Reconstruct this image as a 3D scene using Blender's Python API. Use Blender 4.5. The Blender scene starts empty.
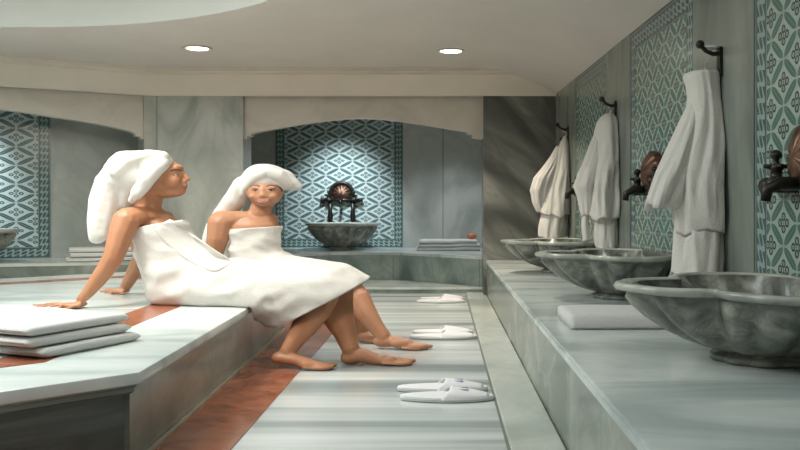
import bpy, bmesh, math, random
from math import sin, cos, pi, sqrt, atan2, radians
from mathutils import Vector, Matrix, noise
from mathutils.bvhtree import BVHTree
random.seed(7)
S = bpy.context.scene
COL = S.collection
CH = 1.05            # camera height
F = 840.0; VX, VY = 442.0, 209.0
def P(px, py, Y):    # point of the place seen at a pixel, at distance Y
    return Vector(((px-VX)*Y/F, Y, CH-(py-VY)*Y/F))
# ------------------------------------------------------------------ materials
class N:
    """tiny expression helper on math nodes"""
    def __init__(s, t, o): s.t, s.o = t, o
    def _op(s, op, *a):
        n = s.t.nodes.new('ShaderNodeMath'); n.operation = op
        for i, x in enumerate((s,)+a):
            if isinstance(x, N): s.t.links.new(x.o, n.inputs[i])
            else: n.inputs[i].default_value = x
        return N(s.t, n.outputs[0])
    def __add__(s, o): return s._op('ADD', o)
    def __sub__(s, o): return s._op('SUBTRACT', o)
    def __mul__(s, o): return s._op('MULTIPLY', o)
    def __truediv__(s, o): return s._op('DIVIDE', o)
    def lt(s, o): return s._op('LESS_THAN', o)
    def gt(s, o): return s._op('GREATER_THAN', o)
    def abs(s): return s._op('ABSOLUTE')
    def frac(s): return s._op('FRACT')
    def sin(s): return s._op('SINE')
    def min(s, o): return s._op('MINIMUM', o)
    def max(s, o): return s._op('MAXIMUM', o)
    def pow(s, o): return s._op('POWER', o)
def newmat(name):
    m = bpy.data.materials.new(name); m.use_nodes = True
    return m, m.node_tree, m.node_tree.nodes['Principled BSDF']
def rgb(c): return (c[0], c[1], c[2], 1)
def plain(name, col, rough=.5, metal=0, spec=.5, noise_amt=0, nscale=8, bump=0, bscale=60, sss=0, sheen=0):
    m, t, b = newmat(name)
    b.inputs['Base Color'].default_value = rgb(col)
    b.inputs['Roughness'].default_value = rough; b.inputs['Metallic'].default_value = metal
    b.inputs['Specular IOR Level'].default_value = spec
    if sss:
        b.inputs['Subsurface Weight'].default_value = sss
        b.inputs['Subsurface Radius'].default_value = (.03, .012, .006); b.inputs['Subsurface Scale'].default_value = .5
    if sheen: b.inputs['Sheen Weight'].default_value = sheen
    g = t.nodes.new('ShaderNodeNewGeometry')
    if noise_amt:
        n = t.nodes.new('ShaderNodeTexNoise'); n.inputs['Scale'].default_value = nscale; n.inputs['Detail'].default_value = 5
        t.links.new(g.outputs['Position'], n.inputs['Vector'])
        r = t.nodes.new('ShaderNodeValToRGB')
        r.color_ramp.elements[0].position = .3; r.color_ramp.elements[1].position = .7
        r.color_ramp.elements[0].color = rgb([x*(1-noise_amt) for x in col]); r.color_ramp.elements[1].color = rgb([min(1, x*(1+noise_amt)) for x in col])
        t.links.new(n.outputs['Fac'], r.inputs['Fac']); t.links.new(r.outputs['Color'], b.inputs['Base Color'])
    if bump:
        n2 = t.nodes.new('ShaderNodeTexNoise'); n2.inputs['Scale'].default_value = bscale; n2.inputs['Detail'].default_value = 3
        t.links.new(g.outputs['Position'], n2.inputs['Vector'])
        bp = t.nodes.new('ShaderNodeBump'); bp.inputs['Strength'].default_value = bump; bp.inputs['Distance'].default_value = .01
        t.links.new(n2.outputs['Fac'], bp.inputs['Height']); t.links.new(bp.outputs['Normal'], b.inputs['Normal'])
    return m
def marble(name, base, vein, light, scale=(1, 1, 1), rot=(0, 0, 0), rough=.25, vscale=1.6, vamt=.8, warp=1.2, spec=.5, joints=None, tilt=False):
    m, t, b = newmat(name); L = t.links.new
    b.inputs['Roughness'].default_value = rough; b.inputs['Specular IOR Level'].default_value = spec
    g = t.nodes.new('ShaderNodeNewGeometry')
    mp = t.nodes.new('ShaderNodeMapping'); mp.vector_type = 'TEXTURE' if tilt else 'POINT'; mp.inputs['Scale'].default_value = scale; mp.inputs['Rotation'].default_value = rot
    L(g.outputs['Position'], mp.inputs['Vector'])
    n1 = t.nodes.new('ShaderNodeTexNoise'); n1.inputs['Scale'].default_value = vscale; n1.inputs['Detail'].default_value = 6; n1.inputs['Distortion'].default_value = warp
    L(mp.outputs[0], n1.inputs['Vector'])
    r1 = t.nodes.new('ShaderNodeValToRGB'); e = r1.color_ramp.elements
    e[0].position = .33; e[0].color = rgb(vein); e[1].position = .68; e[1].color = rgb(light)
    k = e.new(.5); k.color = rgb(base)
    L(n1.outputs['Fac'], r1.inputs['Fac'])
    n2 = t.nodes.new('ShaderNodeTexNoise'); n2.inputs['Scale'].default_value = vscale*1.3; n2.inputs['Detail'].default_value = 8; n2.inputs['Distortion'].default_value = warp*1.6
    L(mp.outputs[0], n2.inputs['Vector'])
    v = N(t, n2.outputs['Fac']); line = (v-.5).abs()*14.0
    fac = (N(t, line.o).min(1.0)*-1.0+1.0)*vamt*.5
    mx = t.nodes.new('ShaderNodeMix'); mx.data_type = 'RGBA'
    L(fac.o, mx.inputs['Factor']); L(r1.outputs['Color'], mx.inputs['A']); mx.inputs['B'].default_value = rgb(vein)
    out = mx.outputs['Result']
    if joints:       # (axis, spacing, offset, half width) slab joints
        sx = t.nodes.new('ShaderNodeSeparateXYZ'); L(g.outputs['Position'], sx.inputs[0])
        tot = None
        for ax, sp, off, hw in joints:
            c = N(t, sx.outputs[ax]); d = (((c+off)/sp).frac()-.5).abs()*sp
            q = d.lt(hw); tot = q if tot is None else tot.max(q)
        m2 = t.nodes.new('ShaderNodeMix'); m2.data_type = 'RGBA'
        L((tot*.55).o, m2.inputs['Factor']); L(out, m2.inputs['A']); m2.inputs['B'].default_value = rgb([x*.4 for x in base])
        out = m2.outputs['Result']
    L(out, b.inputs['Base Color'])
    return m
def tile_mat(name, W, H, A=.27, B=.215, bw=.14, side=False):
    m, t, b = newmat(name); L = t.links.new
    b.inputs['Roughness'].default_value = .22
    tc = t.nodes.new('ShaderNodeTexCoord'); sx = t.nodes.new('ShaderNodeSeparateXYZ'); L(tc.outputs['Object'], sx.inputs[0])
    u = N(t, sx.outputs[0]); v = N(t, sx.outputs[2])
    up = (u-W/2)/A; vp = v/B
    a = (up+vp+.5+40).frac()-.5; c = (up-vp+.5+40).frac()-.5
    def leaf(x, y):
        edge = (x.abs()*-1.0)+.5
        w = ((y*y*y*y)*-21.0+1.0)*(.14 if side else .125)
        return edge.lt(w), edge.lt((w-.012)), edge.lt(.004)
    l1, i1, s1 = leaf(a, c); l2, i2, s2 = leaf(c, a)
    du = (a+c)*.5; dv = (a-c)*.5
    def dot(cx, cy, rx, ry):
        p = (du-cx)/rx; q = (dv-cy)/ry
        return (p*p+q*q)
    pet = None; ring = None; hole = None
    for cx, cy in ((.13, 0), (-.13, 0), (0, .13), (0, -.13)):
        d = dot(cx, cy, (.078 if side else .068), (.095 if side else .082))
        pet = d if pet is None else pet.min(d)
    petm = pet.lt(1.0); core = pet.lt(.28); spot = pet.lt(.02)
    ctr = dot(0, 0, .022, .03).lt(1.0)
    def mix(A_, B_, f):
        mx = t.nodes.new('ShaderNodeMix'); mx.data_type = 'RGBA'; L(f.o, mx.inputs['Factor'])
        for k, x in (('A', A_), ('B', B_)):
            if isinstance(x, tuple): mx.inputs[k].default_value = rgb(x)
            else: L(x, mx.inputs[k])
        return mx.outputs['Result']
    white = (.46, .54, .53); teal = (.06, .115, .12); dark = (.035, .065, .07); mid = (.30, .42, .40)
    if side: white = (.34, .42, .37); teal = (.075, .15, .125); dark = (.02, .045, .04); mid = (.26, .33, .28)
    o = mix(white, teal, i1.max(i2))
    o = mix(o, white, s1.max(s2))
    o = mix(o, dark, petm); o = mix(o, mid, core); o = mix(o, dark, spot); o = mix(o, teal, ctr)
    # border band
    e = u.min(u*-1.0+W).min(v).min(v*-1.0+H)
    s = (u+v)*(2*pi/.16)
    f = e/bw-.5
    w1 = (f+(s.sin()*.24)).abs().lt(.09); w2 = (f-(s.sin()*.24)).abs().lt(.09)
    bb = mix((.055, .10, .10), (.27, .36, .34), w1.max(w2))
    bb = mix(bb, (.27, .36, .34), f.abs().gt(.43)); bb = mix(bb, (.04, .08, .09), f.abs().gt(.47))
    o = mix(o, bb, e.lt(bw))
    # tile joints
    j = (((u-W/2)/(A*.5)).frac()-.5).abs().gt(.488).max((((v)/(B*1.0)).frac()-.5).abs().gt(.49))
    o = mix(o, (.18, .24, .24), j*.5)
    L(o, b.inputs['Base Color'])
    return m
M = {}
M['ceiling'] = plain('ceiling plaster', (.66, .61, .565), .85, noise_amt=.03, nscale=2)
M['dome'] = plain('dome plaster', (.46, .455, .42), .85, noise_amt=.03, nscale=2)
M['cornice'] = plain('cornice plaster', (.74, .66, .57), .8, noise_amt=.03, nscale=3)
M['pelmet'] = marble('carved pale marble', (.62, .57, .50), (.54, .50, .44), (.68, .62, .55), vscale=1.5, rough=.5, vamt=.3)
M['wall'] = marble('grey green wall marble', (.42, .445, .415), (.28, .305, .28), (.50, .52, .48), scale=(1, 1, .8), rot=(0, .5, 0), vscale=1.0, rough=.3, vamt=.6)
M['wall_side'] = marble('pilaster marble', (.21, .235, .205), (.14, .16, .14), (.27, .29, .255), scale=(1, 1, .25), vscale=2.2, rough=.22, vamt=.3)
M['pillar'] = marble('dark veined pillar marble', (.175, .178, .16), (.075, .077, .07), (.30, .30, .27), scale=(1.5, 1, .42), rot=(0, .8, 0), vscale=.95, rough=.25, vamt=.6, warp=.9, tilt=True)
M['pillar_pale'] = marble('pale pillar marble', (.44, .45, .41), (.29, .30, .27), (.50, .505, .46), scale=(1, 1, .6), rot=(0, .6, 0), vscale=1.6, rough=.3, vamt=.5)
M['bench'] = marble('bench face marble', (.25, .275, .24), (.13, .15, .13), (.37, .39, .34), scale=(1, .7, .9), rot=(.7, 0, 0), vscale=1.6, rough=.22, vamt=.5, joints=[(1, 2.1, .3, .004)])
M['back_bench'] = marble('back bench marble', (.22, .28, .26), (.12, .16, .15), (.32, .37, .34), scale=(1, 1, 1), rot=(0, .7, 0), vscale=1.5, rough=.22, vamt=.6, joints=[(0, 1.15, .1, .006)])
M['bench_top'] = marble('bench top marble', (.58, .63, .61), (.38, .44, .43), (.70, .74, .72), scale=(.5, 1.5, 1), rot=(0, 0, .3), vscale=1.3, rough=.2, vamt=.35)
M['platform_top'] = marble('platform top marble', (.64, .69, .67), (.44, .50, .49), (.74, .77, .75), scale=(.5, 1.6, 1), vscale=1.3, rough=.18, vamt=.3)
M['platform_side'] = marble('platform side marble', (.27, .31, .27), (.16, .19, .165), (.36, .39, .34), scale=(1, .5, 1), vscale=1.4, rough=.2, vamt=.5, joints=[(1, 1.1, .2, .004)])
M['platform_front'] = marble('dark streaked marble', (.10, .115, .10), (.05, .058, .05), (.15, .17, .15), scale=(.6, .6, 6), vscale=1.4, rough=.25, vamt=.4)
M['red'] = marble('red marble', (.34, .115, .06), (.24, .075, .04), (.42, .16, .09), vscale=5, rough=.2, vamt=.3)
M['floor'] = marble('striped floor marble', (.60, .635, .62), (.28, .32, .32), (.76, .78, .77), scale=(.10, 2.6, 1), rot=(0, 0, .03), vscale=1.35, rough=.2, vamt=.45, warp=.5, joints=[(1, 1.45, .25, .005)])
M['kerb'] = marble('kerb marble', (.58, .61, .56), (.40, .44, .40), (.68, .70, .64), scale=(1, .7, 1), vscale=1.4, rough=.2, vamt=.4)
M['basin'] = marble('carved basin marble', (.235, .25, .22), (.07, .078, .066), (.42, .41, .35), scale=(1, 1, 1.3), vscale=4.2, rough=.3, vamt=.9)
M['basin_lip'] = marble('polished basin lip marble', (.44, .45, .39), (.26, .28, .25), (.56, .56, .49), vscale=3, rough=.18, vamt=.3)
M['towel'] = plain('white terry cloth', (.66, .66, .64), .95, spec=.1, bump=.35, bscale=140, sheen=.2)
M['towel_warm'] = plain('white towelling', (.68, .655, .62), .95, spec=.1, bump=.3, bscale=110, sheen=.2)
M['robe'] = plain('cream white robe terry', (.66, .635, .59), .95, spec=.1, bump=.5, bscale=90, sheen=.2)
M['skin'] = plain('tanned skin', (.42, .195, .105), .42, spec=.4, sss=.12, noise_amt=.05, nscale=14)
M['skin2'] = plain('fair tanned skin', (.50, .25, .145), .42, spec=.4, sss=.12, noise_amt=.04, nscale=14)
M['lip'] = plain('lips', (.38, .09, .07), .4)
M['hair'] = plain('brown hair', (.05, .02, .012), .5)
M['eye'] = plain('eye white', (.24, .17, .13), .4); M['iris'] = plain('dark iris', (.03, .02, .015), .15)
M['teeth'] = plain('teeth', (.8, .76, .7), .25)
M['nail'] = plain('nails', (.62, .30, .22), .25)
M['bronze'] = plain('dark bronze', (.035, .032, .028), .38, metal=.75, noise_amt=.3, nscale=30)
M['copper'] = plain('aged copper', (.15, .085, .06), .4, metal=.85, noise_amt=.35, nscale=22)
M['disc_white'] = plain('polished plate', (.85, .86, .85), .25, metal=.1)
M['brass_trim'] = plain('polished metal trim', (.55, .52, .42), .3, metal=.6)
M['seam'] = plain('dark joint', (.05, .05, .045), .7)
M['gap'] = plain('grey joint filler', (.17, .18, .15), .7)
M['slipper'] = plain('white slipper fabric', (.80, .79, .80), .9, spec=.1)
M['slipper_sole'] = plain('slipper sole edge', (.55, .56, .56), .7)
M['mark'] = plain('lilac stitched mark', (.45, .40, .60), .8)
M['soap'] = plain('orange soap', (.50, .17, .08), .4)
m, t, b = newmat('lamp glass'); M['lamp'] = m
b.inputs['Emission Color'].default_value = (1, .93, .82, 1); b.inputs['Emission Strength'].default_value = 9
# ------------------------------------------------------------------ mesh helpers
def link(name, bm, mat, parent=None, smooth=False, loc=None, label=None, mats=None):
    me = bpy.data.meshes.new(name)
    bmesh.ops.recalc_face_normals(bm, faces=bm.faces[:])
    bm.to_mesh(me); bm.free()
    if mats:
        for x in mats: me.materials.append(x)
    else: me.materials.append(mat)
    if smooth:
        for p in me.polygons: p.use_smooth = True
    o = bpy.data.objects.new(name, me); COL.objects.link(o)
    if loc is not None: o.location = loc
    if parent is not None: o.parent = parent
    if label: o['label'] = label
    return o
def autosmooth(o, ang=35):
    me = o.data
    bm = bmesh.new(); bm.from_mesh(me)
    for e in bm.edges:
        if len(e.link_faces) == 2 and e.calc_face_angle(0) > radians(ang): e.smooth = False
    for f in bm.faces: f.smooth = True
    bm.to_mesh(me); bm.free()
    return o
def thing(name, label, cat, loc=(0, 0, 0), group=None, rotz=0):
    o = bpy.data.objects.new(name, None); COL.objects.link(o); o.empty_display_size = .05
    o.location = loc; o.rotation_euler.z = rotz
    tagit(o, label, cat, group); return o
def tagit(o, label, cat, group=None):
    o['label'] = label; o['category'] = cat
    if group: o['group'] = group
    return o
def struct(o): o['kind'] = 'structure'; return o
def box(bm, x0, x1, y0, y1, z0, z1, bev=0):
    g = bmesh.ops.create_cube(bm, size=1)
    for v in g['verts']:
        v.co = Vector(((x0+x1)/2+v.co.x*(x1-x0), (y0+y1)/2+v.co.y*(y1-y0), (z0+z1)/2+v.co.z*(z1-z0)))
    if bev:
        ed = list({e for v in g['verts'] for e in v.link_edges})
        bmesh.ops.bevel(bm, geom=ed, offset=bev, segments=2, affect='EDGES')
def prism(bm, poly, z0, z1, bev=0, bseg=2):
    lo = [bm.verts.new((x, y, z0)) for x, y in poly]; hi = [bm.verts.new((x, y, z1)) for x, y in poly]
    n = len(poly)
    bm.faces.new(lo[::-1]); top = bm.faces.new(hi)
    for i in range(n): bm.faces.new((lo[i], lo[(i+1) % n], hi[(i+1) % n], hi[i]))
    if bev:
        bmesh.ops.bevel(bm, geom=list(top.edges), offset=bev, segments=bseg, affect='EDGES')
def sph(bm, c, r, sub=2):
    g = bmesh.ops.create_icosphere(bm, subdivisions=sub, radius=1)
    rx, ry, rz = (r if isinstance(r, (tuple, list)) else (r, r, r))
    for v in g['verts']: v.co = Vector((c[0]+v.co.x*rx, c[1]+v.co.y*ry, c[2]+v.co.z*rz))
def tube(bm, pts, r, seg=8, caps=True, close=False):
    pts = [Vector(p) for p in pts]; rings = []; up = None
    for i, p in enumerate(pts):
        d = (pts[min(i+1, len(pts)-1)]-pts[max(i-1, 0)]).normalized()
        if up is None: up = Vector((0, 0, 1)) if abs(d.z) < .9 else Vector((1, 0, 0))
        a = d.cross(up).normalized(); b_ = a.cross(d).normalized(); up = b_
        rr = r[i] if isinstance(r, (list, tuple)) else r
        rings.append([bm.verts.new(p+(a*cos(2*pi*k/seg)+b_*sin(2*pi*k/seg))*rr) for k in range(seg)])
    for i in range(len(rings)-1):
        for k in range(seg): bm.faces.new((rings[i][k], rings[i][(k+1) % seg], rings[i+1][(k+1) % seg], rings[i+1][k]))
    if caps: bm.faces.new(rings[0][::-1]); bm.faces.new(rings[-1])
def lathe(bm, prof, seg=32, c=(0, 0, 0), axis='z', scale=(1, 1, 1)):
    rings = []
    for r, z in prof:
        ring = []
        for k in range(seg):
            a = 2*pi*k/seg
            if axis == 'z': p = (c[0]+r*cos(a)*scale[0], c[1]+r*sin(a)*scale[1], c[2]+z)
            elif axis == 'y': p = (c[0]+r*cos(a)*scale[0], c[1]+z, c[2]+r*sin(a)*scale[1])
            else: p = (c[0]+z, c[1]+r*cos(a)*scale[0], c[2]+r*sin(a)*scale[1])
            ring.append(bm.verts.new(p))
        rings.append(ring)
    for i in range(len(rings)-1):
        for k in range(seg): bm.faces.new((rings[i][k], rings[i][(k+1) % seg], rings[i+1][(k+1) % seg], rings[i+1][k]))
    bm.faces.new(rings[0][::-1]); bm.faces.new(rings[-1])
# ------------------------------------------------------------------ the room
WT = 2.407           # wall top
CZ = 2.70            # ceiling
PYF = 10.1           # pier fronts
LD = Vector((-.874, -.487, 0)); LN = Vector((-.487, .874, 0))
L1 = Vector((-3.44, PYF, 0))
def fx(px, Y): return (px-VX)*Y/F
bm = bmesh.new(); box(bm, -9, 3, -3, 14, -.1, 0); struct(link('floor', bm, M['floor']))
SK = -.03            # the platform side leans a touch off the room axis
def plx(Y, off=0): return -1.21+off+SK*(Y-3.37)
bm = bmesh.new(); prism(bm, [(-1.5, 0), (-.92, 0), (-.92, 10.42), (-1.5, 10.42)], .0005, .004)
o = link('trim_1', bm, M['red']); struct(o); o['label'] = 'red marble band in the floor beside the platform'
bm = bmesh.new(); prism(bm, [(.298, 0), (.535, 0), (.535, 10.42), (.298, 10.42)], .0005, .018, .006)
o = link('trim_2', bm, M['kerb']); struct(o)
bm = bmesh.new(); box(bm, .285, .298, 0, 10.42, .0002, .003)
struct(link('trim_3', bm, M['gap']))
# ceiling with the round opening of the dome
DC = (-3.7, 4.35); DR = 3.27
bm = bmesh.new(); n = 96; ins = []; outs = []
for k in range(n):
    a = 2*pi*k/n; c, s = cos(a), sin(a)
    ins.append(bm.verts.new((DC[0]+DR*c, DC[1]+DR*s, CZ)))
    q = 1/max(abs(c), abs(s)); outs.append(bm.verts.new((DC[0]+c*q*10.0, DC[1]+s*q*10.0, CZ)))
for k in range(n): bm.faces.new((ins[k], ins[(k+1) % n], outs[(k+1) % n], outs[k]))
struct(link('ceiling', bm, M['ceiling']))
bm = bmesh.new(); rings = []
prof = [(DR+.002, CZ-.002)] + [(DR*cos(radians(a)), CZ+1.25*sin(radians(a))) for a in range(3, 88, 5)]
for r, z in prof: rings.append([bm.verts.new((DC[0]+r*cos(2*pi*k/n), DC[1]+r*sin(2*pi*k/n), z)) for k in range(n)])
for i in range(len(rings)-1):
    for k in range(n): bm.faces.new((rings[i][k], rings[i][(k+1) % n], rings[i+1][(k+1) % n], rings[i+1][k]))
bm.faces.new(rings[-1])
struct(autosmooth(link('ceiling_dome', bm, M['dome']), 30))
# cornice: coved band that follows the walls
RW0 = Vector((1.37, 10.0, 0)); RD = Vector((.0333, -1, 0)).normalized(); RN = Vector((-1, -.0333, 0)).normalized()
path = [L1+LD*4.2, L1, Vector((1.8, PYF, 0))]
def offs(path, d):
    res = []
    for i, p in enumerate(path):
        ns = []
        for a_, b_ in ((i-1, i), (i, i+1)):
            if a_ >= 0 and b_ < len(path):
                t_ = (path[b_]-path[a_]).normalized(); ns.append(Vector((t_.y, -t_.x, 0)))
        nn = sum(ns, Vector()); nn.normalize(); k = d/max(.3, nn.dot(ns[0]))
        res.append(p+nn*k)
    return res
bm = bmesh.new(); prev = None
for d, z in [(-.02, WT), (.05, WT), (.06, WT+.02), (.10, WT+.07), (.16, WT+.14), (.22, WT+.19), (.27, WT+.215), (.27, WT+.24), (.31, WT+.25), (.31, CZ)]:
    row = [bm.verts.new((p.x, p.y, z)) for p in offs(path, d)]
    if prev:
        for i in range(len(row)-1): bm.faces.new((prev[i], prev[i+1], row[i+1], row[i]))
    prev = row
struct(autosmooth(link('trim_4', bm, M['cornice']), 30))
bm = bmesh.new(); prev = None
for k in range(13):      # the plaster falls in a long soft cove towards the right wall
    f = k/12; d = 1.05*f; z = WT+(CZ-WT-.002)*sin(f*pi/2)**.9
    row = [bm.verts.new((RW0+RD*t+RN*(d-.02)+Vector((0, 0, z)))) for t in (-.12, 12.6)]
    if prev: bm.faces.new((prev[0], prev[1], row[1], row[0]))
    prev = row
struct(link('ceiling_cove', bm, M['ceiling'], smooth=True))
# side wall on the right with pilasters and tile panels
def frame(o, origin, xdir, ndir):
    o.matrix_world = Matrix(((xdir.x, ndir.x, 0, origin.x), (xdir.y, ndir.y, 0, origin.y), (0, 0, 1, origin.z), (0, 0, 0, 1)))
BT = .437            # bench top height
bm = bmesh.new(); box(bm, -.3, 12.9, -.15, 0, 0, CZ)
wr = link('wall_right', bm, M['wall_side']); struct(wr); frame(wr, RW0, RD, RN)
def sy(px): return (10-1430.0/(px-414))/RD.y*-1   # distance along the right wall for a pixel column
cols = [557.5, 577, 607, 632, 695, 757]
xs = [sy(c) for c in cols]; xs += [xs[-1]+1.45, xs[-1]+2.4, xs[-1]+3.9, xs[-1]+4.8]
for i in range(len(xs)-1):
    a_, b_ = xs[i], xs[i+1]
    if i % 2 == 0:
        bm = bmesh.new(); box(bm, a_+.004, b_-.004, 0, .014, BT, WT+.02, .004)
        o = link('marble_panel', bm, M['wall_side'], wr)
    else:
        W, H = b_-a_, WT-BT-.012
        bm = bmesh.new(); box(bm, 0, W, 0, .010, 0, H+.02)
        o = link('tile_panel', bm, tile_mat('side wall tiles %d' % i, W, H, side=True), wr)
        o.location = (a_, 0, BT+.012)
# back niche
BY = 13.1
bm = bmesh.new(); box(bm, -3.44, 1.6, BY, BY+.15, 0, CZ)
wb = link('wall_back', bm, M['wall']); struct(wb)
tx0, tx1 = fx(275.5, BY), fx(403, BY)
W, H = tx1-tx0, 2.15
bm = bmesh.new(); box(bm, 0, W, -.008, 0, 0, H)
o = link('tile_panel', bm, tile_mat('back niche tiles', W, H, A=.415, B=.226), wb); o.location = (tx0, BY, BT+.01)
bm = bmesh.new(); box(bm, fx(443, BY)-.004, fx(443, BY)+.004, BY-.003, BY, BT, 2.5)
link('joint', bm, M['seam'], wb)
# piers
def pier(px0, px1, Y, mat, nm):
    bm = bmesh.new(); box(bm, fx(px0, Y), fx(px1, Y), Y, Y+.45, 0, CZ, .006)
    return struct(link(nm, bm, mat))
pier(157.5, 243, PYF, M['pillar_pale'], 'wall_pier_left')
bm = bmesh.new(); box(bm, fx(483.5, PYF), 1.375, PYF, PYF+.45, 0, CZ, .006)
struct(link('wall_pier_right', bm, M['pillar']))
bm = bmesh.new(); prism(bm, [(-3.42, PYF+.02), (-3.42, BY+.1), (-3.6, BY+.1), (L1.x+LN.x*.9, L1.y+LN.y*.9), (L1.x-.02, PYF+.02)], 0, CZ)
struct(link('wall_divider', bm, M['wall']))
bm = bmesh.new(); box(bm, 1.38, 1.5, PYF+.02, BY+.1, 0, CZ); struct(link('wall_niche_right', bm, M['wall']))
rt = .139
bm = bmesh.new(); prism(bm, [(L1.x, L1.y+.01), (L1.x+LD.x*rt, L1.y+LD.y*rt+.01), ((L1+LD*rt+LN*.4).x, (L1+LD*rt+LN*.4).y), ((L1+LN*.4).x, (L1+LN*.4).y)], 0, CZ)
struct(link('wall_pier_return', bm, M['pillar_pale']))
# left niche, running off at an angle
LW = L1+LN*.9
bm = bmesh.new(); box(bm, -.2, 5.2, -.12, 0, 0, CZ)
wl = link('wall_left', bm, M['wall']); struct(wl)
frame(wl, LW, LD, -LN)
def tpar(px):   # parameter along the left wall for a pixel column
    k = (px-VX)/F
    return (LW.x-k*LW.y)/(-(LD.x)+k*LD.y)
t0 = tpar(50.5); W, H = 2.0, 2.15
bm = bmesh.new(); box(bm, 0, W, 0, .008, 0, H)
o = link('tile_panel', bm, tile_mat('left niche tiles', W, H, A=.415, B=.226), wl); o.location = (t0, 0, BT+.01)
E1 = L1+LD*5.2
bm = bmesh.new(); box(bm, -9, E1.x+.15, -3, E1.y+.9, 0, CZ); 
bm.free()
bm = bmesh.new(); box(bm, -8.15, -8.0, -2.6, 9.0, 0, CZ+.0); struct(link('wall_far_left', bm, M['wall']))
bm = bmesh.new(); box(bm, -8.15, 2.2, -2.75, -2.6, 0, CZ); struct(link('wall_front', bm, M['wall']))
# pelmets over the niches: boards with a stepped, arched lower edge
def pelmet(nm, mapf, low, top, thick):
    bm = bmesh.new(); n_ = len(low); fr = []; bk = []
    for depth, lst in ((0, fr), (thick, bk)):
        for (x, z) in low: lst.append(bm.verts.new(mapf(x, z, depth)))
        for (x, z) in reversed(low): lst.append(bm.verts.new(mapf(x, top, depth)))
    m_ = len(fr)
    for i in range(n_-1):
        bm.faces.new((fr[i], fr[i+1], fr[m_-2-i], fr[m_-1-i])); bm.faces.new((bk[i+1], bk[i], bk[m_-1-i], bk[m_-2-i]))
    for i in range(m_): bm.faces.new((fr[i], bk[i], bk[(i+1) % m_], fr[(i+1) % m_]))
    return struct(link(nm, bm, M['pelmet']))
PB = PYF+.08
lowpx = [(243, 139), (247, 139), (247, 136), (251, 136), (251, 133.5), (256, 132), (275, 128.5), (300, 124), (325, 120.5), (345, 118.5), (362, 118), (380, 118.8), (400, 121), (425, 124.5), (450, 128.8), (467, 131.5), (467, 134), (472, 134.5), (472, 137.5), (478, 138.5), (484, 138.5)]
low = [(fx(x, PB), CH-(y-VY)*PB/F) for x, y in lowpx]
pelmet('trim_5', lambda x, z, d: (x, PB+d, z), low, CZ, .14)
def lp(px, py):
    base = L1+LN*.06
    k = (px-VX)/F; t_ = (base.x-k*base.y)/(-(LD.x)+k*LD.y)
    Yq = base.y+LD.y*t_
    return t_, CH-(py-VY)*Yq/F
lowl = [lp(*q) for q in ((145.5, 139), (141, 139), (140, 136.5), (136, 136), (134.5, 133), (130, 131), (110, 126.5), (90, 122.6), (70, 119.2), (50, 116.3), (25, 112.3), (0, 109), (-40, 106), (-90, 104), (-150, 108), (-190, 114))]
lowl.append((5.0, 2.0))
base = L1+LN*.06
pelmet('trim_6', lambda t_, z, d: tuple((base+LD*t_+LN*d+Vector((0, 0, z)))), lowl, CZ, .14)
# ------------------------------------------------------------------ benches, ledges, platform
def bench(name, label, poly, z_top, slab, mat_top, mat_face, inset=.012, z0=0):
    t_ = thing(name, label, 'bench', (poly[0][0], poly[0][1], z0))
    bm = bmesh.new(); prism(bm, poly, z_top-slab, z_top, .010)
    o1 = autosmooth(link('slab', bm, mat_top, None)); o1.parent = t_; o1.matrix_parent_inverse = Matrix.Translation(-t_.location)
    cx = sum(p[0] for p in poly)/len(poly); cy = sum(p[1] for p in poly)/len(poly)
    pi_ = [(x+(inset if x < cx else -inset), y+(inset if y < cy else -inset)) for x, y in poly]
    bm = bmesh.new(); prism(bm, pi_, z0, z_top-slab)
    o2 = link('base', bm, mat_face); o2.parent = t_; o2.matrix_parent_inverse = Matrix.Translation(-t_.location)
    return t_
def keep(o, t_):     # child given in world coordinates
    o.parent = t_; o.matrix_parent_inverse = Matrix.Translation(-t_.location); return o
def rwx(Y): return 1.37+.0333*(10-Y)
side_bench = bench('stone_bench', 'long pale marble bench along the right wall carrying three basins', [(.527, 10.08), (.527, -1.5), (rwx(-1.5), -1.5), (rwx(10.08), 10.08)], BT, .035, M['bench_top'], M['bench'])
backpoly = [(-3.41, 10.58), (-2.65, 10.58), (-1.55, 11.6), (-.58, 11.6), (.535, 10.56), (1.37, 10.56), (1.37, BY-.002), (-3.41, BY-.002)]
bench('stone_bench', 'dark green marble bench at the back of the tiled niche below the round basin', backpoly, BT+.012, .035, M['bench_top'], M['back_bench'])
# low step in front of the back bench
t_ = thing('stone_step', 'low grey green marble step in front of the back niche bench', 'step', (-1, 10.5, 0))
bm = bmesh.new(); prism(bm, [(-2.4, 10.45), (.5265, 10.45), (.5265, 10.55), (-.58, 11.58), (-1.55, 11.58), (-2.4, 10.8)], .048, .075, .006)
keep(link('tread', bm, M['kerb']), t_)
bm = bmesh.new(); prism(bm, [(-2.4, 10.46), (.5265, 10.46), (.5265, 10.55), (-.58, 11.58), (-1.55, 11.58), (-2.4, 10.8)], 0, .048)
keep(link('riser', bm, M['back_bench']), t_)
# ledge on the left, in front of the left niche and pier
la, lb, lc = (-8.0, 8.35), (-4.84, 9.22), (-3.3, 9.7)
le = L1+LD*5.0+LN*.9
bench('stone_ledge', 'grey marble ledge running below the left tiled niche', [la, lb, lc, (-2.42, 9.75), (-2.42, PYF-.002), (-3.43, PYF-.002), (LW.x+.02, LW.y-.02), (LW.x+LD.x*5, LW.y+LD.y*5-.01)], BT+.012, .035, M['kerb'], M['bench'])
bpy.data.objects['stone_ledge']['category'] = 'ledge'
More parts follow.
